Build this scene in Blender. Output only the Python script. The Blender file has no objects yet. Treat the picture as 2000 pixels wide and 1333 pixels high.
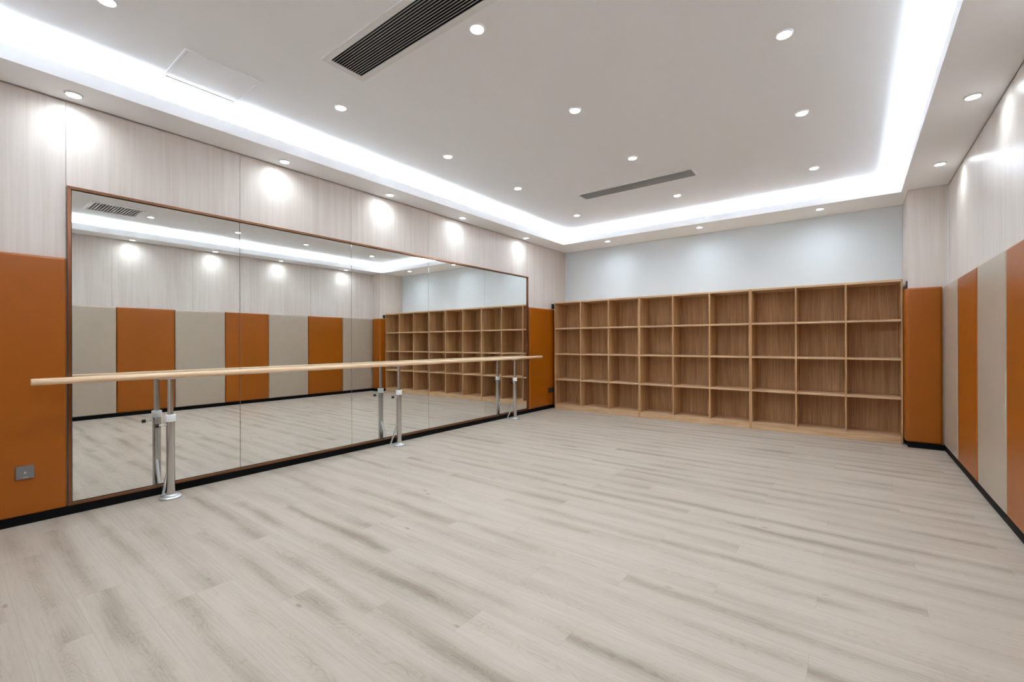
import bpy, bmesh, math
from mathutils import Vector, Matrix

SC = bpy.context.scene
C = SC.collection

# ------------------------------------------------------------------ camera, world, exposure
cam_d = bpy.data.cameras.new('camera')
cam = bpy.data.objects.new('camera', cam_d); C.objects.link(cam)
cam_d.sensor_width = 36.0
cam_d.lens = 869.39 / 2000 * 36.0
cam_d.shift_y = (669.34 - 666.5) / 2000
cam_d.clip_start = 0.05
TH, RO = 0.6535, -0.0031
_f = Vector((-math.sin(TH), math.cos(TH), 0))
_r = Vector((math.cos(TH), math.sin(TH), 0))
_u = Vector((0, 0, 1))
_X = _r * math.cos(RO) + _u * math.sin(RO)
_Y = -_r * math.sin(RO) + _u * math.cos(RO)
_Z = -_f
M = Matrix(((_X.x, _Y.x, _Z.x, 0), (_X.y, _Y.y, _Z.y, 0), (_X.z, _Y.z, _Z.z, 1.2), (0, 0, 0, 1)))
cam.matrix_world = M
SC.camera = cam

w = bpy.data.worlds.new('world'); SC.world = w; w.use_nodes = True
w.node_tree.nodes['Background'].inputs[0].default_value = (0.8, 0.85, 0.9, 1)
w.node_tree.nodes['Background'].inputs[1].default_value = 0.3

SC.view_settings.view_transform = 'Standard'
SC.view_settings.look = 'None'
SC.view_settings.gamma = 1.0
SC.view_settings.use_curve_mapping = False
SC.view_settings.exposure = 2.44
cy = SC.cycles
cy.use_denoising = True
cy.max_bounces = 12; cy.diffuse_bounces = 7; cy.glossy_bounces = 6
cy.sample_clamp_indirect = 6.0
cy.use_light_tree = True
cy.caustics_reflective = True

LENS_STRENGTH = 125.0        # downlight lens emission
COVE_STRENGTH = 15.0        # LED strip emission
LENS_COL = (0.88, 0.98, 1.04)
COVE_COL = (0.84, 0.93, 1.0)

# ------------------------------------------------------------------ room dimensions (metres)
XL, XR = -4.40, 0.835       # faces of the side walls
YB, YF = 7.44, -1.05        # faces of back and front walls
ZS, ZC = 2.918, 3.12        # soffit underside, raised ceiling
XLI, XRI, YBI, YFI = -4.05, 0.445, 6.785, -0.39   # inner edges of the soffit
ZLIP = 3.012
PILX, PILY = 0.50, 6.77     # pillar in the back right corner

# ------------------------------------------------------------------ material helpers
class NT:
    def __init__(s, name):
        s.m = bpy.data.materials.new(name); s.m.use_nodes = True
        s.n = s.m.node_tree.nodes; s.l = s.m.node_tree.links
        s.b = s.n['Principled BSDF']
    def put(s, sock, v):
        if v is None: return
        if isinstance(v, bpy.types.NodeSocket): s.l.new(v, sock)
        else:
            if hasattr(sock.default_value, '__len__') and not hasattr(v, '__len__'):
                v = [v] * len(sock.default_value)
            elif hasattr(sock.default_value, '__len__') and len(sock.default_value) == 4 and len(v) == 3:
                v = (*v, 1)
            sock.default_value = v
    def math(s, op, a, b=None, c=None, clamp=False):
        n = s.n.new('ShaderNodeMath'); n.operation = op; n.use_clamp = clamp
        s.put(n.inputs[0], a); s.put(n.inputs[1], b)
        if c is not None: s.put(n.inputs[2], c)
        return n.outputs[0]
    def vec(s, x, y, z):
        n = s.n.new('ShaderNodeCombineXYZ')
        for i, v in enumerate((x, y, z)): s.put(n.inputs[i], v)
        return n.outputs[0]
    def coord(s, kind='Object'):
        n = s.n.new('ShaderNodeTexCoord'); o = s.n.new('ShaderNodeSeparateXYZ')
        s.l.new(n.outputs[kind], o.inputs[0])
        return o.outputs[0], o.outputs[1], o.outputs[2]
    def noise(s, v, scale=1.0, detail=2.0, rough=0.5, dist=0.0):
        n = s.n.new('ShaderNodeTexNoise'); s.put(n.inputs['Vector'], v)
        n.inputs['Scale'].default_value = scale; n.inputs['Detail'].default_value = detail
        n.inputs['Roughness'].default_value = rough; n.inputs['Distortion'].default_value = dist
        return n.outputs[0]
    def white(s, v):
        n = s.n.new('ShaderNodeTexWhiteNoise'); n.noise_dimensions = '3D'; s.put(n.inputs['Vector'], v)
        return n.outputs[0]
    def ramp(s, f, lo, hi, a=0.0, b=1.0):
        n = s.n.new('ShaderNodeMapRange'); s.put(n.inputs[0], f)
        n.inputs[1].default_value = lo; n.inputs[2].default_value = hi
        n.inputs[3].default_value = a; n.inputs[4].default_value = b
        n.interpolation_type = 'SMOOTHSTEP'
        return n.outputs[0]
    def mix(s, f, a, b):
        n = s.n.new('ShaderNodeMix'); n.data_type = 'RGBA'
        s.put(n.inputs[0], f); s.put(n.inputs[6], a); s.put(n.inputs[7], b)
        return n.outputs[2]
    def bump(s, h, strength, dist):
        n = s.n.new('ShaderNodeBump'); s.put(n.inputs['Height'], h)
        n.inputs['Strength'].default_value = strength; n.inputs['Distance'].default_value = dist
        s.l.new(n.outputs[0], s.b.inputs['Normal'])
    def island(s):
        return s.n.new('ShaderNodeNewGeometry').outputs['Random Per Island']
    def objrand(s):
        return s.n.new('ShaderNodeObjectInfo').outputs['Random']
    def set(s, **k):
        for a, v in k.items():
            s.put(s.b.inputs[{'color': 'Base Color', 'rough': 'Roughness', 'metal': 'Metallic', 'spec': 'Specular IOR Level',
                  'coat': 'Coat Weight', 'coat_rough': 'Coat Roughness', 'emit': 'Emission Color', 'emit_s': 'Emission Strength'}[a]], v)
        return s.m

def lin(r, g, b):
    f = lambda c: (c / 255 / 12.92) if c / 255 <= 0.04045 else ((c / 255 + 0.055) / 1.055) ** 2.4
    return (f(r), f(g), f(b))

def mat_plaster(name, col, rough=0.75, spec=0.3):
    t = NT(name); x, y, z = t.coord()
    n = t.noise(t.vec(x, y, z), 260, 3)
    t.bump(n, 0.06, 0.002)
    return t.set(color=col, rough=rough, spec=spec)

def mat_wall_wood():
    t = NT('pale_wood_veneer'); x, y, z = t.coord()
    isl = t.island()
    a = t.math('ADD', x, y)
    v = t.vec(t.math('ADD', t.math('MULTIPLY', a, 26.0), t.math('MULTIPLY', isl, 37.0)), t.math('MULTIPLY', z, 0.75), isl)
    n1 = t.noise(v, 1.0, 5, 0.6)
    v2 = t.vec(t.math('MULTIPLY', a, 170.0), t.math('MULTIPLY', z, 2.4), t.math('ADD', isl, 4.0))
    n2 = t.noise(v2, 1.0, 3, 0.6)
    v3 = t.vec(t.math('MULTIPLY', a, 3.2), t.math('MULTIPLY', z, 0.25), t.math('ADD', isl, 9.0))
    n3 = t.noise(v3, 1.0, 2, 0.5)
    f = t.math('ADD', t.math('MULTIPLY', t.ramp(n1, 0.3, 0.72), 0.55), t.math('MULTIPLY', t.ramp(n2, 0.3, 0.75), 0.28))
    f = t.math('ADD', f, t.math('MULTIPLY', t.ramp(n3, 0.35, 0.65), 0.25), clamp=True)
    c = t.mix(f, lin(228, 220, 215), lin(210, 199, 191))
    t.bump(n2, 0.05, 0.001)
    return t.set(color=c, rough=0.34, spec=0.42)

def mat_floor():
    t = NT('light_oak_planks'); x, y, z = t.coord()
    PW, PL = 0.182, 1.185
    r = t.math('DIVIDE', t.math('SUBTRACT', y, 1.50), PW)
    row = t.math('FLOOR', r); fv = t.math('FRACT', r)
    h = t.white(t.vec(row, 3.7, 1.0))
    off = t.math('MULTIPLY', t.math('FLOORED_MODULO', t.math('ADD', row, t.math('FLOOR', t.math('MULTIPLY', h, 1.5))), 3.0), 0.395)
    cc = t.math('DIVIDE', t.math('SUBTRACT', t.math('ADD', x, 0.925), off), PL)
    col = t.math('FLOOR', cc); fu = t.math('FRACT', cc)
    rn = t.white(t.vec(row, col, 0.5)); rn2 = t.white(t.vec(row, col, 7.5)); rn3 = t.white(t.vec(row, col, 13.5))
    sx = t.math('ADD', x, t.math('MULTIPLY', rn, 41.0))
    sz = t.math('MULTIPLY', rn2, 23.0)
    # dark heart streak wandering along each plank
    wob = t.math('SUBTRACT', t.noise(t.vec(t.math('MULTIPLY', sx, 1.6), sz, 0.0), 1.0, 3, 0.55), 0.5)
    cen = t.math('ADD', t.math('ADD', 0.36, t.math('MULTIPLY', rn3, 0.28)), t.math('MULTIPLY', wob, 0.55))
    d = t.math('ABSOLUTE', t.math('SUBTRACT', fv, cen))
    wid = t.math('ADD', 0.07, t.math('MULTIPLY', t.noise(t.vec(t.math('MULTIPLY', sx, 2.3), sz, 5.0), 1.0, 2), 0.28))
    q = t.math('DIVIDE', d, wid)
    g = t.math('POWER', 2.718, t.math('MULTIPLY', t.math('MULTIPLY', q, q), -1.0))
    amp = t.ramp(t.noise(t.vec(t.math('MULTIPLY', sx, 1.1), sz, 9.0), 1.0, 3), 0.33, 0.62)
    amp = t.math('MULTIPLY', amp, t.math('ADD', 0.35, t.math('MULTIPLY', rn2, 0.65)))
    streak = t.math('MULTIPLY', g, amp)
    # cathedral rings
    fld = t.noise(t.vec(t.math('MULTIPLY', sx, 2.2), t.math('MULTIPLY', fv, 2.2), sz), 1.0, 2, 0.45, 0.3)
    ring = t.math('SINE', t.math('MULTIPLY', fld, 150.0))
    ring = t.math('MULTIPLY', t.ramp(ring, 0.0, 1.0), t.math('ADD', 0.12, t.math('MULTIPLY', g, 0.35)))
    # long fibres and pores
    fib = t.noise(t.vec(t.math('MULTIPLY', sx, 3.0), t.math('MULTIPLY', y, 85.0), sz), 1.0, 4, 0.65)
    pore = t.noise(t.vec(t.math('MULTIPLY', sx, 14.0), t.math('MULTIPLY', y, 420.0), sz), 1.0, 2, 0.6)
    broad = t.noise(t.vec(t.math('MULTIPLY', sx, 0.9), t.math('MULTIPLY', y, 7.0), sz), 1.0, 3, 0.5)
    # knots
    kn = t.n.new('ShaderNodeTexVoronoi'); kn.feature = 'F1'
    t.put(kn.inputs['Vector'], t.vec(t.math('MULTIPLY', sx, 1.9), t.math('MULTIPLY', fv, 0.9), sz)); kn.inputs['Scale'].default_value = 1.0
    knot = t.ramp(kn.outputs['Distance'], 0.02, 0.07, 0.8, 0.0)
    f = t.math('MULTIPLY', streak, 0.68)
    f = t.math('ADD', f, t.math('MULTIPLY', ring, 0.36))
    f = t.math('ADD', f, t.math('MULTIPLY', t.ramp(fib, 0.35, 0.75), 0.22))
    f = t.math('ADD', f, t.math('MULTIPLY', t.ramp(pore, 0.45, 0.8), 0.08))
    f = t.math('ADD', f, t.math('MULTIPLY', t.ramp(broad, 0.42, 0.75), 0.24))
    f = t.math('ADD', f, t.math('MULTIPLY', t.math('SUBTRACT', rn, 0.5), 0.12))
    f = t.math('ADD', f, knot, clamp=True)
    c = t.mix(f, lin(189, 178, 165), lin(139, 125, 109))
    # joints
    jy = t.math('MULTIPLY', t.math('MINIMUM', fv, t.math('SUBTRACT', 1.0, fv)), PW)
    jx = t.math('MULTIPLY', t.math('MINIMUM', fu, t.math('SUBTRACT', 1.0, fu)), PL)
    j = t.ramp(t.math('MINIMUM', jy, jx), 0.0004, 0.0016, 1.0, 0.0)
    c = t.mix(t.math('MULTIPLY', j, 0.26), c, lin(120, 108, 98))
    hgt = t.math('SUBTRACT', t.math('MULTIPLY', fib, 0.3), j)
    t.bump(hgt, 0.10, 0.0008)
    return t.set(color=c, rough=0.42, spec=0.36)

def mat_shelf_wood():
    t = NT('honey_oak_laminate'); x, y, z = t.coord()
    r = t.objrand()
    u = t.math('ADD', x, t.math('MULTIPLY', y, 1.0))
    ro = t.math('MULTIPLY', r, 19.0)
    a = t.noise(t.vec(t.math('MULTIPLY', u, 85.0), t.math('MULTIPLY', z, 2.2), ro), 1.0, 4, 0.62)
    b = t.noise(t.vec(t.math('MULTIPLY', u, 14.0), t.math('MULTIPLY', z, 0.7), t.math('ADD', ro, 3.0)), 1.0, 3, 0.5)
    f = t.math('ADD', t.math('MULTIPLY', t.ramp(a, 0.32, 0.68), 0.7), t.math('MULTIPLY', t.ramp(b, 0.35, 0.65), 0.35), clamp=True)
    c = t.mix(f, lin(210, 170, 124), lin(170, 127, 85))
    t.bump(a, 0.04, 0.0006)
    return t.set(color=c, rough=0.5, spec=0.3)

def mat_shelf_wood_h():
    # the same laminate with its grain running along the boards
    t = NT('honey_oak_laminate_boards'); x, y, z = t.coord()
    ro = t.math('MULTIPLY', t.objrand(), 19.0)
    v = t.math('ADD', y, z)
    a = t.noise(t.vec(t.math('MULTIPLY', x, 3.0), t.math('MULTIPLY', v, 110.0), ro), 1.0, 4, 0.62)
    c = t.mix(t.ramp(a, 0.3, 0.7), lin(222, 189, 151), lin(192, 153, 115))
    return t.set(color=c, rough=0.5, spec=0.3)

def mat_leather(name, col, col2, rough, spec=0.5):
    t = NT(name); x, y, z = t.coord()
    v = t.vec(x, y, z)
    vo = t.n.new('ShaderNodeTexVoronoi'); t.put(vo.inputs['Vector'], v); vo.inputs['Scale'].default_value = 420
    n = t.noise(v, 900, 2)
    big = t.noise(v, 2.2, 3)
    h = t.math('ADD', t.math('MULTIPLY', vo.outputs['Distance'], 0.7), t.math('MULTIPLY', n, 0.3))
    t.bump(h, 0.16, 0.0008)
    return t.set(color=t.mix(big, col, col2), rough=rough, spec=spec)

def mat_simple(name, col, rough=0.5, metal=0.0, spec=0.5):
    t = NT(name); x, y, z = t.coord()
    n = t.noise(t.vec(x, y, z), 30, 2)
    c2 = tuple(min(1, k * 0.93) for k in col)
    return t.set(color=t.mix(n, col, c2), rough=rough, metal=metal, spec=spec)

def mat_rail_wood():
    t = NT('beech_rail'); x, y, z = t.coord()
    a = t.noise(t.vec(t.math('MULTIPLY', x, 60), t.math('MULTIPLY', y, 2.0), t.math('MULTIPLY', z, 60)), 1.0, 4, 0.6)
    k = t.noise(t.vec(t.math('MULTIPLY', x, 8), t.math('MULTIPLY', y, 5.5), t.math('MULTIPLY', z, 8)), 1.0, 2)
    c = t.mix(t.ramp(a, 0.3, 0.7), lin(240, 213, 182), lin(226, 190, 150))
    c = t.mix(t.ramp(k, 0.72, 0.8), c, lin(150, 96, 56))
    return t.set(color=c, rough=0.42, spec=0.4)

def mat_emit(name, col, s, directional=False):
    t = NT(name)
    if directional:      # reflector lamp: output falls off with the angle from its axis
        g = t.n.new('ShaderNodeNewGeometry'); d = t.n.new('ShaderNodeVectorMath'); d.operation = 'DOT_PRODUCT'
        t.l.new(g.outputs['Normal'], d.inputs[0]); t.l.new(g.outputs['Incoming'], d.inputs[1])
        s = t.math('MULTIPLY', t.math('ABSOLUTE', d.outputs['Value']), s)
    return t.set(color=(0.9, 0.9, 0.9), emit=col, emit_s=s)

MT = dict(
    wall=mat_wall_wood(), floor=mat_floor(), shelf=mat_shelf_wood(), board=mat_shelf_wood_h(),
    ceiling=mat_plaster('white_ceiling_paint', (0.885, 0.90, 0.93)),
    soffit=mat_plaster('white_soffit_paint', (0.90, 0.905, 0.92)),
    backwall=mat_plaster('cool_white_paint', lin(223, 232, 239), 0.6),
    orange=mat_leather('orange_leatherette', lin(159, 84, 0), lin(155, 81, 0), 0.36, 0.42),
    grey=mat_leather('greige_leatherette', lin(183, 168, 151), lin(179, 164, 147), 0.34, 0.7),
    black=mat_simple('black_skirting', (0.003, 0.003, 0.004), 0.6, 0.0, 0.12),
    mirror=mat_simple('mirror_glass', (0.90, 0.925, 0.915), 0.0, 1.0),
    mback=mat_simple('mirror_edge_dark', (0.05, 0.06, 0.06), 0.3),
    copper=mat_simple('brushed_copper', lin(140, 98, 72), 0.22, 1.0),
    chrome=mat_simple('brushed_steel', (0.62, 0.61, 0.60), 0.20, 1.0),
    zinc=mat_simple('bright_chrome', (0.72, 0.75, 0.77), 0.34, 1.0),
    plastic=mat_simple('white_plastic', (0.85, 0.87, 0.88), 0.35),
    knob=mat_simple('black_plastic', (0.015, 0.015, 0.015), 0.3),
    rail=mat_rail_wood(),
    vent_frame=mat_simple('grey_vent_frame', (0.80, 0.80, 0.80), 0.5),
    vent_slat=mat_simple('grey_vent_slat', (0.60, 0.60, 0.60), 0.45),
    vent_dark=mat_simple('black_duct', (0.006, 0.006, 0.006), 0.8),
    white_metal=mat_simple('white_powder_coat', (0.80, 0.80, 0.79), 0.45),
    socket=mat_simple('grey_socket_plate', lin(140, 140, 145), 0.28, 0.6),
    socket_dark=mat_simple('dark_socket_plate', (0.03, 0.028, 0.026), 0.35),
    socket_mark=mat_simple('pale_socket_mark', (0.6, 0.6, 0.6), 0.4),
    lens=mat_emit('downlight_lens', LENS_COL, LENS_STRENGTH, True),
    lens_mid=mat_emit('back_downlight_lens', LENS_COL, LENS_STRENGTH * 0.5, True),
    lens_dim=mat_emit('border_downlight_lens', LENS_COL, LENS_STRENGTH * 0.40, True),
    led=mat_emit('led_strip_glow', COVE_COL, COVE_STRENGTH),
)

# ------------------------------------------------------------------ mesh helpers
def box(bm, x0, x1, y0, y1, z0, z1, bev=0.0, seg=2):
    r = bmesh.ops.create_cube(bm, size=1.0)
    vs = r['verts']
    for v in vs:
        v.co = Vector(((x0 + x1) / 2 + v.co.x * (x1 - x0), (y0 + y1) / 2 + v.co.y * (y1 - y0), (z0 + z1) / 2 + v.co.z * (z1 - z0)))
    if bev > 0:
        es = list({e for v in vs for e in v.link_edges})
        bmesh.ops.bevel(bm, geom=es, offset=bev, segments=seg, profile=0.5, affect='EDGES', clamp_overlap=True)

def tube(bm, p0, p1, r0, r1=None, seg=28, caps=True):
    r1 = r0 if r1 is None else r1
    p0, p1 = Vector(p0), Vector(p1); d = p1 - p0
    res = bmesh.ops.create_cone(bm, cap_ends=caps, cap_tris=False, segments=seg, radius1=r0, radius2=r1, depth=d.length)
    q = Vector((0, 0, 1)).rotation_difference(d.normalized()).to_matrix()
    for v in res['verts']: v.co = q @ v.co + (p0 + p1) / 2

def lathe(bm, prof, seg=40, center=(0, 0)):
    rings = []
    for r, z in prof:
        rings.append([bm.verts.new((center[0] + r * math.cos(2 * math.pi * i / seg), center[1] + r * math.sin(2 * math.pi * i / seg), z)) for i in range(seg)]
                     if r > 1e-6 else [bm.verts.new((center[0], center[1], z))])
    for a, b in zip(rings, rings[1:]):
        for i in range(seg):
            j = (i + 1) % seg
            if len(a) == 1 and len(b) == 1: continue
            if len(a) == 1: bm.faces.new((a[0], b[j], b[i]))
            elif len(b) == 1: bm.faces.new((a[i], a[j], b[0]))
            else: bm.faces.new((a[i], a[j], b[j], b[i]))
    bmesh.ops.recalc_face_normals(bm, faces=bm.faces)

def obj(name, bm, mat, parent=None, smooth=None):
    me = bpy.data.meshes.new(name)
    bm.to_mesh(me); bm.free()
    me.materials.append(MT[mat])
    if smooth:
        for p in me.polygons: p.use_smooth = True
        try: me.set_sharp_from_angle(angle=math.radians(smooth))
        except Exception: pass
    o = bpy.data.objects.new(name, me); C.objects.link(o)
    if parent: o.parent = parent
    return o

def BM(): return bmesh.new()

def struct(name, bm, mat, parent=None, smooth=None):
    o = obj(name, bm, mat, parent, smooth)
    if parent is None: o['kind'] = 'structure'
    return o

def tag(o, label, cat, group=None):
    o['label'] = label; o['category'] = cat
    if group: o['group'] = group
    return o

def thing(name, label, cat, loc=(0, 0, 0), group=None, rotz=0.0):
    o = bpy.data.objects.new(name, None); C.objects.link(o)
    o.empty_display_size = 0.1
    o.location = loc; o.rotation_euler = (0, 0, rotz)
    return tag(o, label, cat, group)

def dup(root, loc, label, group=None):
    r = root.copy(); C.objects.link(r); r.location = loc; r['label'] = label
    if group: r['group'] = group
    for ch in list(root.children):
        c = ch.copy(); C.objects.link(c); c.parent = r
        for g in list(ch.children):
            d = g.copy(); C.objects.link(d); d.parent = c
    return r

# ------------------------------------------------------------------ room shell
bm = BM(); box(bm, XL - 0.15, XR + 0.15, YF - 0.15, YB + 0.15, -0.12, 0.0)
struct('floor', bm, 'floor')

# vents cut real openings into the raised ceiling: (x0, x1, y0, y1)
VENT_A = (-2.800, -1.425, 1.650, 1.885)
VENT_B = (-2.826, -1.425, 5.135, 5.350)
VENT_R = (-0.640, -0.155, 1.345, 1.875)
def ceiling_with_holes(x0, x1, y0, y1, z0, z1, holes):
    bm = BM()
    xs = sorted({x0, x1} | {h[0] for h in holes} | {h[1] for h in holes})
    ys = sorted({y0, y1} | {h[2] for h in holes} | {h[3] for h in holes})
    inside = lambda cx, cy: any(h[0] < cx < h[1] and h[2] < cy < h[3] for h in holes)
    vd = {}
    def V(x, y, z):
        k = (round(x, 5), round(y, 5), round(z, 5))
        if k not in vd: vd[k] = bm.verts.new((x, y, z))
        return vd[k]
    for xa, xb in zip(xs, xs[1:]):
        for ya, yb in zip(ys, ys[1:]):
            if inside((xa + xb) / 2, (ya + yb) / 2): continue
            bm.faces.new((V(xa, ya, z0), V(xa, yb, z0), V(xb, yb, z0), V(xb, ya, z0)))
            bm.faces.new((V(xa, ya, z1), V(xb, ya, z1), V(xb, yb, z1), V(xa, yb, z1)))
    for f in [e for e in bm.edges if len(e.link_faces) == 1]:
        pass
    low = [e for e in bm.edges if len(e.link_faces) == 1 and all(abs(v.co.z - z0) < 1e-6 for v in e.verts)]
    for e in low:
        a, b = e.verts
        bm.faces.new((a, b, V(b.co.x, b.co.y, z1), V(a.co.x, a.co.y, z1)))
    bmesh.ops.recalc_face_normals(bm, faces=bm.faces)
    return bm
struct('ceiling', ceiling_with_holes(XL - 0.15, XR + 0.15, YF - 0.15, YB + 0.15, ZC, ZC + 0.10, [VENT_A, VENT_B, VENT_R]), 'ceiling')

# dropped border with an upstand that hides the LED strips
def ring_mesh(xo0, xo1, yo0, yo1, xi0, xi1, yi0, yi1, z0, z1):
    bm = BM()
    o = [(xo0, yo0), (xo1, yo0), (xo1, yo1), (xo0, yo1)]
    i = [(xi0, yi0), (xi1, yi0), (xi1, yi1), (xi0, yi1)]
    v = {k: [bm.verts.new((x, y, z)) for x, y in pts] for k, pts, z in (('ob', o, z0), ('ot', o, z1), ('ib', i, z0), ('it', i, z1))}
    for a in range(4):
        b = (a + 1) % 4
        bm.faces.new((v['ob'][a], v['ib'][a], v['ib'][b], v['ob'][b]))
        bm.faces.new((v['ot'][a], v['ot'][b], v['it'][b], v['it'][a]))
        bm.faces.new((v['ob'][a], v['ob'][b], v['ot'][b], v['ot'][a]))
        bm.faces.new((v['ib'][a], v['it'][a], v['it'][b], v['ib'][b]))
    bmesh.ops.recalc_face_normals(bm, faces=bm.faces)
    return bm
struct('trim_1', ring_mesh(XL, XR, YF, YB, XLI, XRI, YFI, YBI, ZS, ZS + 0.022), 'soffit')
struct('trim_2', ring_mesh(XLI - 0.016, XRI + 0.016, YFI - 0.016, YBI + 0.016, XLI, XRI, YFI, YBI, ZS + 0.022, ZLIP), 'soffit')
RC = 0.20   # depth of the cove behind the upstand
struct('trim_3', ring_mesh(XL, XR, YF, YB, XLI - RC, XRI + RC, YFI - RC, YBI + RC, ZS + 0.022, ZC), 'soffit')

# wood-veneered walls: boards with thin open joints over a backing
def board_wall(name, axis, face, sign, lo, hi, seams, zt=ZS - 0.010, mat='wall'):
    bm = BM()
    ed = [lo] + [s for s in seams if lo < s < hi] + [hi]
    G = 0.0016
    def b(a0, a1, d0, d1, z0, z1):
        lo_, hi_ = sorted((face + sign * d0, face + sign * d1))
        if axis == 'x': box(bm, lo_, hi_, a0, a1, z0, z1)
        else: box(bm, a0, a1, lo_, hi_, z0, z1)
    b(lo, hi, 0.012, 0.15, 0.0, ZC)
    for k, (a0, a1) in enumerate(zip(ed, ed[1:])):
        b(a0 + (G if k else 0), a1 - (G if k < len(ed) - 2 else 0), 0.0, 0.012, 0.0, zt)
    return struct(name, bm, mat)
SEAM_L = [-0.55, 0.581, 1.703, 2.830, 3.955, 5.066, 6.178, 7.30]
SEAM_R = [-0.45, 0.68, 1.80, 2.92, 4.04, 5.16, 6.28]
board_wall('wall_left', 'x', XL, -1, YF, YB, SEAM_L)
board_wall('wall_right', 'x', XR, 1, YF, YB, SEAM_R)
board_wall('wall_front', 'y', YF, -1, XL - 0.15, XR + 0.15, [-3.3, -2.2, -1.1, 0.0])
bm = BM(); box(bm, XL - 0.15, XR + 0.15, YB, YB + 0.15, 0, ZC)
struct('wall_back', bm, 'backwall')
# pillar in the back right corner
bm = BM()
box(bm, PILX + 0.004, XR, PILY + 0.004, YB, 0, ZS)
box(bm, PILX, XR - 0.008, PILY, PILY + 0.012, 0, ZS - 0.008)
box(bm, PILX, PILX + 0.012, PILY + 0.0125, YB - 0.004, 0, ZS - 0.008)
struct('wall_pillar', bm, 'wall')
# thin bright corner bead between pillar and right wall
bm = BM(); box(bm, XR - 0.010, XR, PILY - 0.010, PILY, 1.80, ZS - 0.002, 0.002)
struct('trim_4', bm, 'white_metal')

# black baseboards
BT = 0.058
bm = BM(); box(bm, XL, XL + 0.030, YF, YB, 0, BT, 0.002); struct('baseboard_left', bm, 'black')
bm = BM(); box(bm, XR - 0.038, XR, YF, PILY, 0, BT, 0.002); struct('baseboard_right', bm, 'black')
bm = BM(); box(bm, XL + 0.03, XR - 0.038, YF, YF + 0.03, 0, BT, 0.002); struct('baseboard_front', bm, 'black')
bm = BM(); box(bm, PILX - 0.006, XR - 0.038, PILY - 0.045, PILY, 0, BT, 0.002); box(bm, PILX - 0.006, PILX, PILY, YB - 0.01, 0, BT); struct('baseboard_pillar', bm, 'black')

# ------------------------------------------------------------------ LED strips in the cove
def led(x0, x1, y0, y1, label):
    t = thing('led_strip', label, 'light strip', ((x0 + x1) / 2, (y0 + y1) / 2, ZS + 0.022), 'hidden LED strips in the ceiling cove')
    hx, hy = (x1 - x0) / 2, (y1 - y0) / 2
    bm = BM(); box(bm, -hx, hx, -hy, hy, 0, 0.022)
    obj('channel', bm, 'white_metal', t)
    e = 0.003
    bm = BM(); box(bm, -hx + e, hx - e, -hy + e, hy - e, 0.022, 0.028)
    obj('diffuser', bm, 'led', t)
o, wd = 0.105, 0.022
led(XLI - o - wd, XLI - o, YFI - o, YBI + o, 'white LED strip in the ceiling cove above the mirror wall')
led(XRI + o, XRI + o + wd, YFI - o, YBI + o, 'white LED strip in the ceiling cove along the right wall')
led(XLI - o, XRI + o, YBI + o, YBI + o + wd, 'white LED strip in the ceiling cove above the shelves')
led(XLI - o, XRI + o, YFI - o - wd, YFI - o, 'white LED strip in the ceiling cove behind the viewer')

# ------------------------------------------------------------------ downlights
def make_downlight(label, loc, group, lens='lens'):
    t = thing('downlight', label, 'ceiling light', loc, group)
    bm = BM()
    lathe(bm, [(0.0375, 0.0), (0.0375, -0.009), (0.0395, -0.0115), (0.0425, -0.012), (0.0490, -0.003), (0.0495, 0.0)], 48)
    obj('trim_ring', bm, 'white_metal', t, 40)
    bm = BM()
    lathe(bm, [(0.0, -0.0080), (0.027, -0.0078), (0.0374, -0.0065), (0.0374, -0.001)], 32)
    obj('lens', bm, lens, t, 60)
    return t
ROWS = [0.60, 2.03, 3.235, 4.44, 5.93]
DL = {}
def downlight(x, y, z, label, group):
    k = 'lens' if z == ZC else 'lens_mid' if y > 6.5 else 'lens_dim'
    if k not in DL: DL[k] = make_downlight(label, (x, y, z), group, k)
    else: dup(DL[k], (x, y, z), label, group)
nth = ['farthest', 'second farthest', 'third farthest', 'fourth farthest', 'nearest']
for (x, cname, n) in ((-3.30, 'row nearest the mirror wall', 5), (-1.815, 'middle row', 4), (-0.335, 'row on the right', 4)):
    for k in range(5):
        y = ROWS[4 - k]
        if k >= n:
            downlight(x, y, ZC, 'round white downlight overhead in the raised ceiling beyond the top of the picture', 'downlights in the raised ceiling')
            continue
        downlight(x, y, ZC, f'round downlight in the raised ceiling, {cname}, {nth[k]}', 'downlights in the raised ceiling')
for k in range(5):
    downlight(-4.2475, ROWS[4 - k], ZS, f'round downlight in the ceiling border over the mirror wall, {nth[k]}', 'downlights over the mirror wall')
for k in range(5):
    lab = f'round downlight in the ceiling border along the right wall, {nth[k]}'
    downlight(0.6716, ROWS[4 - k], ZS, lab, 'downlights along the right wall')
for x, nm in ((-3.30, 'left'), (-1.815, 'middle'), (-0.335, 'right')):
    downlight(x, 6.984, ZS, f'{nm} one of three round downlights in the ceiling border above the shelves', 'downlights above the shelves')
for x in (-3.30, -1.815, -0.335):
    downlight(x, -0.60, ZS, 'round white downlight in the ceiling border behind the viewer', 'downlights behind the viewer')

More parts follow.
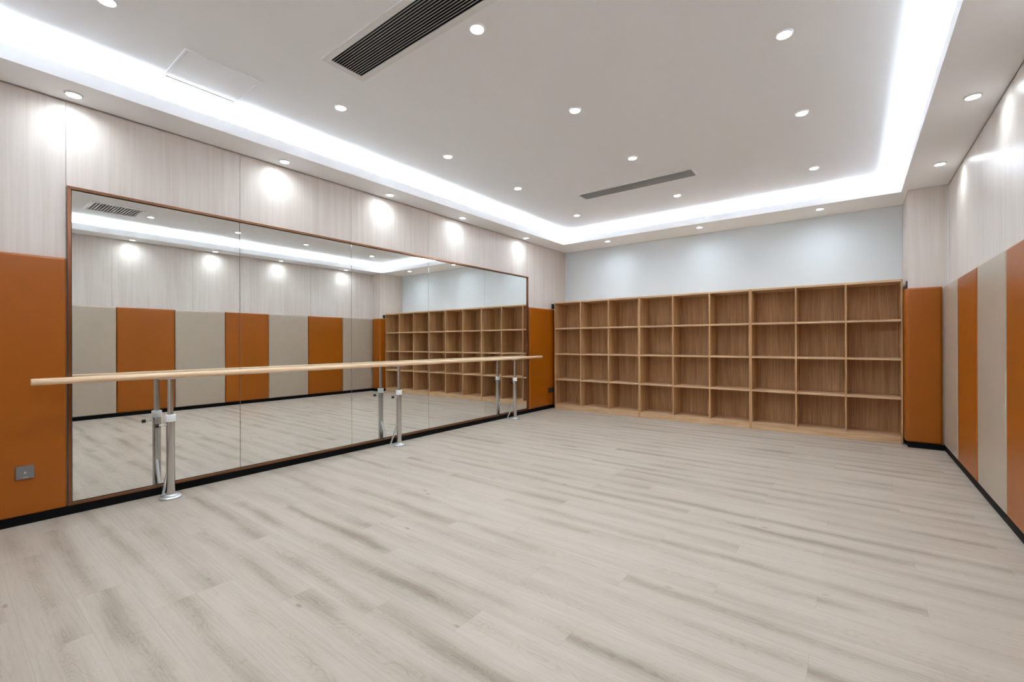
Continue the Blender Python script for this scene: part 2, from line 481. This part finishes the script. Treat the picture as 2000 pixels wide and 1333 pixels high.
# ------------------------------------------------------------------ ceiling vents
def slot_vent(box4, label, nsl, fr=0.045):
    x0, x1, y0, y1 = box4
    cx, cy = (x0 + x1) / 2, (y0 + y1) / 2; hx, hy = (x1 - x0) / 2, (y1 - y0) / 2
    t = thing('air_vent', label, 'air vent', (cx, cy, ZC), 'long slot vents in the ceiling')
    bm = ring_mesh(-hx - fr, hx + fr, -hy - fr, hy + fr, -hx, hx, -hy, hy, -0.006, 0.0)
    obj('frame', bm, 'vent_frame', t)
    bm = BM()
    # duct box above the opening, open downwards
    T = 0.004
    box(bm, -hx, hx, -hy, hy, 0.096, 0.10)
    box(bm, -hx, -hx + T, -hy, hy, 0.0, 0.096); box(bm, hx - T, hx, -hy, hy, 0.0, 0.096)
    box(bm, -hx, hx, -hy, -hy + T, 0.0, 0.096); box(bm, -hx, hx, hy - T, hy, 0.0, 0.096)
    obj('duct', bm, 'vent_dark', t)
    for i in range(nsl):
        y = -hy + (i + 1) * (2 * hy) / (nsl + 1)
        bm = BM(); box(bm, -hx + T, hx - T, y - 0.0013, y + 0.0013, -0.003, 0.002, 0.0004, 1)
        obj('slat', bm, 'vent_slat', t)
    return t
slot_vent(VENT_A, 'long dark slatted air vent in the ceiling, the nearer and larger one', 12)
slot_vent(VENT_B, 'long dark slatted air vent in the ceiling, the farther one near the shelves', 12, 0.012)

x0, x1, y0, y1 = VENT_R
t = thing('return_air_grille', 'square white louvred grille in the ceiling, seen reflected in the mirror', 'air vent', ((x0 + x1) / 2, (y0 + y1) / 2, ZC))
hx, hy = (x1 - x0) / 2, (y1 - y0) / 2
obj('frame', ring_mesh(-hx - 0.03, hx + 0.03, -hy - 0.03, hy + 0.03, -hx, hx, -hy, hy, -0.008, 0.0), 'white_metal', t)
bm = BM(); box(bm, -hx, hx, -hy, hy, 0.096, 0.10)
box(bm, -hx, -hx + 0.004, -hy, hy, 0, 0.096); box(bm, hx - 0.004, hx, -hy, hy, 0, 0.096)
box(bm, -hx, hx, -hy, -hy + 0.004, 0, 0.096); box(bm, -hx, hx, hy - 0.004, hy, 0, 0.096)
obj('duct', bm, 'vent_slat', t)
for i in range(16):
    y = -hy + (i + 0.5) * 2 * hy / 16
    bm = BM(); box(bm, -hx + 0.004, hx - 0.004, -0.0012, 0.0012, -0.0125, 0.0125)
    bmesh.ops.rotate(bm, verts=bm.verts, cent=(0, 0, 0), matrix=Matrix.Rotation(math.radians(-58), 3, 'X'))
    bmesh.ops.translate(bm, verts=bm.verts, vec=(0, y, 0.006))
    obj('louvre', bm, 'white_metal', t)

# access hatch
t = thing('ceiling_access_panel', 'square white access hatch flush in the ceiling near the mirror wall', 'access panel', (-3.672, 1.245, ZC))
obj('frame', ring_mesh(-0.235, 0.235, -0.235, 0.235, -0.222, 0.222, -0.222, 0.222, -0.008, 0.0), 'ceiling', t)
bm = BM(); box(bm, -0.216, 0.216, -0.216, 0.216, -0.0035, 0.0, 0.001, 1)
obj('hatch_door', bm, 'ceiling', t)

# ------------------------------------------------------------------ wall mirror
MY0, MY1, MZ0, MZ1 = 0.583, 6.172, 0.060, 2.312
FWD = 0.020
t = thing('wall_mirror', 'wide mirror of five panes in a thin copper frame on the left wall', 'mirror', (XL, (MY0 + MY1) / 2, MZ0))
yc = (MY0 + MY1) / 2; hy = (MY1 - MY0) / 2; H = MZ1 - MZ0
bm = BM()
D0, D1 = 0.0, 0.032
box(bm, D0, D1, -hy, hy, H - FWD, H, 0.001, 1)
box(bm, D0, D1, -hy, hy, 0, FWD, 0.001, 1)
box(bm, D0, D1, -hy, -hy + FWD, FWD, H - FWD, 0.001, 1)
box(bm, D0, D1, hy - FWD, hy, FWD, H - FWD, 0.001, 1)
obj('frame', bm, 'copper', t)
bm = BM(); box(bm, 0.0, 0.008, -hy + FWD, hy - FWD, FWD, H - FWD)
obj('backing', bm, 'mback', t)
seams = [MY0 + FWD + 0.003, 1.695, 2.820, 3.942, 5.060, MY1 - FWD - 0.003]
for a, b in zip(seams, seams[1:]):
    bm = BM(); box(bm, 0.008, 0.014, a - yc + 0.0016, b - yc - 0.0016, FWD + 0.003, H - FWD - 0.003, 0.0007, 1)
    obj('mirror_pane', bm, 'mirror', t)

# ------------------------------------------------------------------ padded wall panels
PZ0, PZ1 = 0.060, 1.800
def pad_mesh(h, d, w, rad=0.020, bulge=0.006, ny=10, nz=20):
    # cushion: grid front with rounded borders and a slight belly, in (depth x, width y, height z)
    bm = BM()
    def prof(s):     # 0..1 from the edge inwards over rad
        s = max(0.0, min(1.0, s)); return math.sqrt(max(0.0, 1 - (1 - s) ** 2))
    def coords(L, n):
        e = [rad * k / 5 for k in range(5)]
        mid = [rad + (L - 2 * rad) * k / n for k in range(n + 1)]
        return e + mid + [L - a for a in reversed(e)]
    ys, zs = coords(w, ny), coords(h, nz)
    g = []
    for z in zs:
        row = []
        for y in ys:
            ey, ez = min(y, w - y), min(z, h - z)
            k = prof(ey / rad) * prof(ez / rad)
            bel = bulge * math.sin(math.pi * y / w) ** 0.6 * math.sin(math.pi * z / h) ** 0.5 if 0 < y < w and 0 < z < h else 0
            x = d * 0.45 + (d * 0.55 - bulge) * k + bel
            row.append(bm.verts.new((x, y - w / 2, z)))
        g.append(row)
    for i in range(len(zs) - 1):
        for j in range(len(ys) - 1):
            bm.faces.new((g[i][j], g[i][j + 1], g[i + 1][j + 1], g[i + 1][j]))
    rim = [g[0][j] for j in range(len(ys))] + [g[i][-1] for i in range(1, len(zs))] + \
          [g[-1][j] for j in range(len(ys) - 2, -1, -1)] + [g[i][0] for i in range(len(zs) - 2, 0, -1)]
    back = [bm.verts.new((0, v.co.y, v.co.z)) for v in rim]
    n = len(rim)
    for i in range(n):
        bm.faces.new((rim[i], back[i], back[(i + 1) % n], rim[(i + 1) % n]))
    bm.faces.new(back)
    bmesh.ops.recalc_face_normals(bm, faces=bm.faces)
    return bm
def pad(y0, y1, side, mat, label, group, z0=PZ0, z1=PZ1, gap=0.0015):
    d = 0.055 if side == 'L' else 0.053
    o = obj('padded_wall_panel', pad_mesh(z1 - z0, d, y1 - y0 - 2 * gap), mat, None, 50)
    yc = (y0 + y1) / 2
    if side == 'L': o.location = (XL, yc, z0)
    else: o.location = (XR, yc, z0); o.rotation_euler = (0, 0, math.pi)
    return tag(o, label, 'wall panel', group)
GL, GR = 'padded panels on the mirror wall', 'padded panels on the right wall'
pad(-0.24, 0.578, 'L', 'orange', 'tall orange padded panel left of the mirror, with a grey socket on it', GL)
pad(-1.04, -0.24, 'L', 'grey', 'grey padded panel on the mirror wall beyond the left edge of the picture', GL)
pad(6.180, 7.00, 'L', 'orange', 'tall orange padded panel between the mirror and the shelves', GL)
RP = [(5.92, 6.71, 'grey', 'narrow-looking grey padded panel on the right wall, right beside the corner pillar'),
      (5.08, 5.92, 'orange', 'orange padded panel on the right wall, the farther of the two orange ones seen directly'),
      (4.24, 5.08, 'grey', 'wide grey padded panel between two orange ones on the right wall'),
      (3.44, 4.24, 'orange', 'orange padded panel cut by the right edge of the picture'),
      (2.64, 3.44, 'grey', 'grey padded panel between the two leftmost orange ones reflected in the mirror'),
      (1.85, 2.64, 'orange', 'leftmost orange padded panel among those reflected in the mirror'),
      (1.06, 1.85, 'grey', 'leftmost grey padded panel reflected at the left end of the mirror'),
      (0.26, 1.06, 'orange', 'orange padded panel on the right wall beside the viewer, out of the picture'),
      (-1.00, 0.26, 'grey', 'wide grey padded panel on the right wall behind the viewer')]
for y0, y1, m, lab in RP: pad(y0, y1, 'R', m, lab, GR)

# pad wrapped around the pillar corner
def wrap_pad():
    bm = BM()
    d, R = 0.052, 0.045
    xl, yf = PILX - 0.032, PILY - d          # outer faces
    x1, y1 = 0.783, 7.05
    path = [(x1 - 0.004, yf + 0.012), (x1 - 0.016, yf + 0.002), (x1 - 0.03, yf)]
    n = 10
    path += [(0.70, yf - 0.002), (0.62, yf - 0.003), (xl + R, yf)]
    for k in range(1, n + 1):
        a = math.pi / 2 * k / n
        path.append((xl + R - R * math.sin(a), yf + R - R * math.cos(a)))
    path += [(xl, 6.87), (xl, 7.00), (xl + 0.01, y1)]
    zs = []
    rad = 0.022; h0, h1 = PZ0 + 0.004, PZ1
    for k in range(6): zs.append((h0 + rad * (1 - math.cos(math.pi / 2 * k / 5)), rad * (1 - math.sin(math.pi / 2 * k / 5))))
    for k in range(1, 14): zs.append((h0 + rad + (h1 - h0 - 2 * rad) * k / 14, 0.0))
    for k in range(6): zs.append((h1 - rad * (1 - math.sin(math.pi / 2 * k / 5)), rad * (1 - math.cos(math.pi / 2 * k / 5))))
    cx, cyy = PILX + 0.02, PILY + 0.02
    rows = []
    for z, ins in zs:
        row = []
        for i, (x, y) in enumerate(path):
            # inward direction: along +y on the front face, +x on the side face, diagonal on the corner
            if x > xl + R - 1e-6: dx, dy = 0, 1
            elif y > yf + R - 1e-6: dx, dy = 1, 0
            else:
                vx, vy = (xl + R - x), (yf + R - y); L = math.hypot(vx, vy); dx, dy = vx / L, vy / L
            row.append(bm.verts.new((x + dx * ins, y + dy * ins, z)))
        rows.append(row)
    for a, b in zip(rows, rows[1:]):
        for i in range(len(path) - 1): bm.faces.new((a[i], a[i + 1], b[i + 1], b[i]))
    # close on the pillar side
    inner = [(x1 - 0.004, PILY - 0.002), (PILX - 0.002, PILY - 0.002), (PILX - 0.002, y1)]
    for row in (rows[0], rows[-1]):
        z = row[0].co.z
        iv = [bm.verts.new((x, y, z)) for x, y in inner]
        bm.faces.new(row + list(reversed(iv)))
    bmesh.ops.recalc_face_normals(bm, faces=bm.faces)
    return bm
tag(obj('padded_pillar_panel', wrap_pad(), 'orange', None, 50), 'orange padded cover wrapped around the corner pillar beside the shelves', 'wall panel')

# ------------------------------------------------------------------ cubby shelving, three units
SY0, SY1, SYB = 6.88, 7.42, 7.285
UW = 1.587
TS, TD, TB = 0.018, 0.020, 0.025
SH = 1.925
LV = [1.446, 0.9875, 0.5275]        # centre heights of the three shelf levels
def make_unit(x, label, group):
    t = thing('cubby_shelf', label, 'shelf', (x, SY0, 0), group)
    D = SY1 - SY0; DB = SYB - SY0
    zb = 0.085
    for a in (0, UW - TS):
        bm = BM(); box(bm, a, a + TS, 0, D, 0, SH, 0.0007, 1); obj('side_panel', bm, 'shelf', t)
    bm = BM(); box(bm, TS, UW - TS, 0, D, SH - TB, SH, 0.0007, 1); obj('top_panel', bm, 'board', t)
    bm = BM(); box(bm, TS, UW - TS, 0, DB, zb - TB, zb, 0.0007, 1); obj('bottom_panel', bm, 'board', t)
    bm = BM(); box(bm, TS, UW - TS, 0.002, 0.020, 0, zb - TB - 0.0015, 0.0005, 1); obj('plinth', bm, 'board', t)
    bm = BM(); box(bm, TS, UW - TS, DB, DB + 0.012, zb - TB, SH - TB); obj('back_panel', bm, 'shelf', t)
    cw = (UW - 2 * TS - 2 * TD) / 3
    dv = [TS + cw, TS + 2 * cw + TD]
    for a in dv:
        bm = BM(); box(bm, a, a + TD, 0, DB, zb, SH - TB, 0.0007, 1); obj('divider', bm, 'shelf', t)
    st = [TS, dv[0] + TD, dv[1] + TD]
    for a in st:
        for z in LV:
            bm = BM(); box(bm, a, a + cw, 0.001, DB, z - TB / 2, z + TB / 2, 0.0007, 1); obj('shelf_board', bm, 'board', t)
    return t
UX = -4.298
u0 = make_unit(UX, 'empty oak cubby shelf unit on the left, beside the mirror wall', 'oak cubby shelf units along the back wall')
dup(u0, (UX + UW, SY0, 0), 'empty oak cubby shelf unit in the middle of the back wall')
dup(u0, (UX + 2 * UW, SY0, 0), 'empty oak cubby shelf unit on the right, beside the padded pillar')

# ------------------------------------------------------------------ ballet barre
BX, BZ, BR = -4.213, 0.952, 0.0225
t = thing('ballet_barre', 'long pale wooden ballet barre on three steel posts before the mirror', 'ballet barre', (BX, 3.32, 0))
Y0, Y1 = 0.392 - 3.32, 6.333 - 3.32
bm = BM()
segs = [Y0, Y0 + 0.004] + [Y0 + (Y1 - Y0) * k / 12 for k in range(1, 12)] + [Y1 - 0.004, Y1]
rings = []
for y in segs:
    r = BR - 0.003 if y in (Y0, Y1) else BR
    rings.append([bm.verts.new((r * math.cos(a), y, BZ + r * math.sin(a))) for a in [2 * math.pi * i / 36 for i in range(36)]])
for a, b in zip(rings, rings[1:]):
    for i in range(36): bm.faces.new((a[i], a[(i + 1) % 36], b[(i + 1) % 36], b[i]))
bm.faces.new(rings[0]); bm.faces.new(rings[-1])
bmesh.ops.recalc_face_normals(bm, faces=bm.faces)
obj('rail', bm, 'rail', t, 40)
for py in (1.132, 3.325, 5.572):
    y = py - 3.32
    def loc(o): o.location = (0, y, 0); return o
    bm = BM(); lathe(bm, [(0.0, 0.018), (0.0285, 0.018), (0.0285, 0.596), (0.0265, 0.598), (0.0, 0.598)], 36)
    post = loc(obj('post', bm, 'chrome', t, 40))
    bm = BM(); lathe(bm, [(0.0, 0.0), (0.070, 0.0), (0.073, 0.004), (0.073, 0.012), (0.066, 0.019), (0.040, 0.023), (0.034, 0.030), (0.029, 0.032)], 48)
    obj('base_flange', bm, 'zinc', post, 35)
    bm = BM(); lathe(bm, [(0.0, 0.594), (0.033, 0.594), (0.0345, 0.597), (0.0345, 0.645), (0.032, 0.648), (0.0, 0.648)], 36)
    obj('collar', bm, 'plastic', post, 40)
    bm = BM(); lathe(bm, [(0.0, 0.60), (0.019, 0.60), (0.019, BZ - BR - 0.006), (0.0, BZ - BR - 0.006)], 32)
    obj('upper_tube', bm, 'chrome', post, 40)
    bm = BM(); box(bm, -0.013, 0.013, -0.075, 0.075, BZ - BR - 0.007, BZ - BR + 0.001, 0.0015, 1)
    obj('saddle', bm, 'zinc', post)
    bm = BM(); tube(bm, (0, -0.027, 0.572), (0, -0.080, 0.572), 0.0056, seg=16)
    tube(bm, (0, -0.027, 0.572), (0, -0.036, 0.572), 0.010, seg=16)
    bolt = obj('clamp_bolt', bm, 'zinc', post, 40)
    bm = BM(); tube(bm, (0, -0.074, 0.572), (0, -0.098, 0.572), 0.0145, 0.0135, seg=20)
    bmesh.ops.bevel(bm, geom=[e for e in bm.edges if e.calc_length() < 0.006], offset=0.002, segments=2, affect='EDGES')
    k = obj('clamp_knob', bm, 'knob', post, 40); k['label'] = 'black clamp knob'
    bm = BM(); tube(bm, (-0.020, -0.006, 0.250), (-0.135, -0.012, 0.014), 0.0105, seg=20)
    box(bm, -0.152, -0.118, -0.030, 0.006, 0.0, 0.005, 0.001, 1)
    box(bm, -0.142, -0.128, -0.020, -0.004, 0.005, 0.020, 0.001, 1)
    obj('brace', bm, 'zinc', post, 40)

# ------------------------------------------------------------------ sockets and dark wall plates
def plate(name, label, loc, wy, hz, mat, axis='x+', detail=True):
    t = thing(name, label, 'socket', loc)
    bm = BM()
    box(bm, 0, 0.009, -wy / 2, wy / 2, -hz / 2, hz / 2, 0.002, 2)
    obj('cover_plate', bm, mat, t, 40)
    if detail:
        bm = BM()      # little triangular mark and the maker's strip under it
        vs = [bm.verts.new(p) for p in ((0.0094, -0.007, -0.006), (0.0094, 0.007, -0.006), (0.0094, 0.0, 0.010))]
        vb = [bm.verts.new((0.0085, v.co.y, v.co.z)) for v in vs]
        bm.faces.new(vs); bm.faces.new(list(reversed(vb)))
        for i in range(3): bm.faces.new((vs[i], vb[i], vb[(i + 1) % 3], vs[(i + 1) % 3]))
        box(bm, 0.0085, 0.0094, -0.010, 0.014, -0.0335, -0.0300)
        bmesh.ops.recalc_face_normals(bm, faces=bm.faces)
        m = obj('printed_mark', bm, 'socket_mark', t); m['label'] = 'pale printed mark'
    return t
plate('wall_socket', 'grey metal socket plate low on the orange panel left of the mirror', (XL + 0.0545, 0.377, 0.351), 0.084, 0.086, 'socket')
t2 = plate('wall_socket', 'dark double socket plate low on the orange panel beside the shelves', (XL + 0.053, 6.825, 0.337), 0.175, 0.086, 'socket_dark', detail=False)
for yy in (-0.044, 0.044):
    bm = BM(); box(bm, 0.0085, 0.0105, yy - 0.034, yy + 0.034, -0.034, 0.034, 0.001, 1)
    obj('socket_insert', bm, 'socket_dark', t2)
bm = BM(); box(bm, 0, 0.010, -0.043, 0.043, -0.043, 0.043, 0.002, 2)  # plain dark box on the left wall, above the pad
sw = obj('dark_wall_plate', bm, 'socket_dark', None, 40); sw.location = (XL, 6.988, 1.865)
tag(sw, 'dark plate just above the orange panel, half hidden by the shelves', 'switch')
bm = BM(); box(bm, -0.009, 0, -0.030, 0.030, -0.040, 0.040, 0.002, 2)  # plain dark box on the pillar's side face, next to the shelves
sw = obj('dark_wall_plate', bm, 'socket_dark', None, 40); sw.location = (PILX, 6.862, 1.852)
tag(sw, 'dark plate on the pillar side above its orange cover', 'switch')
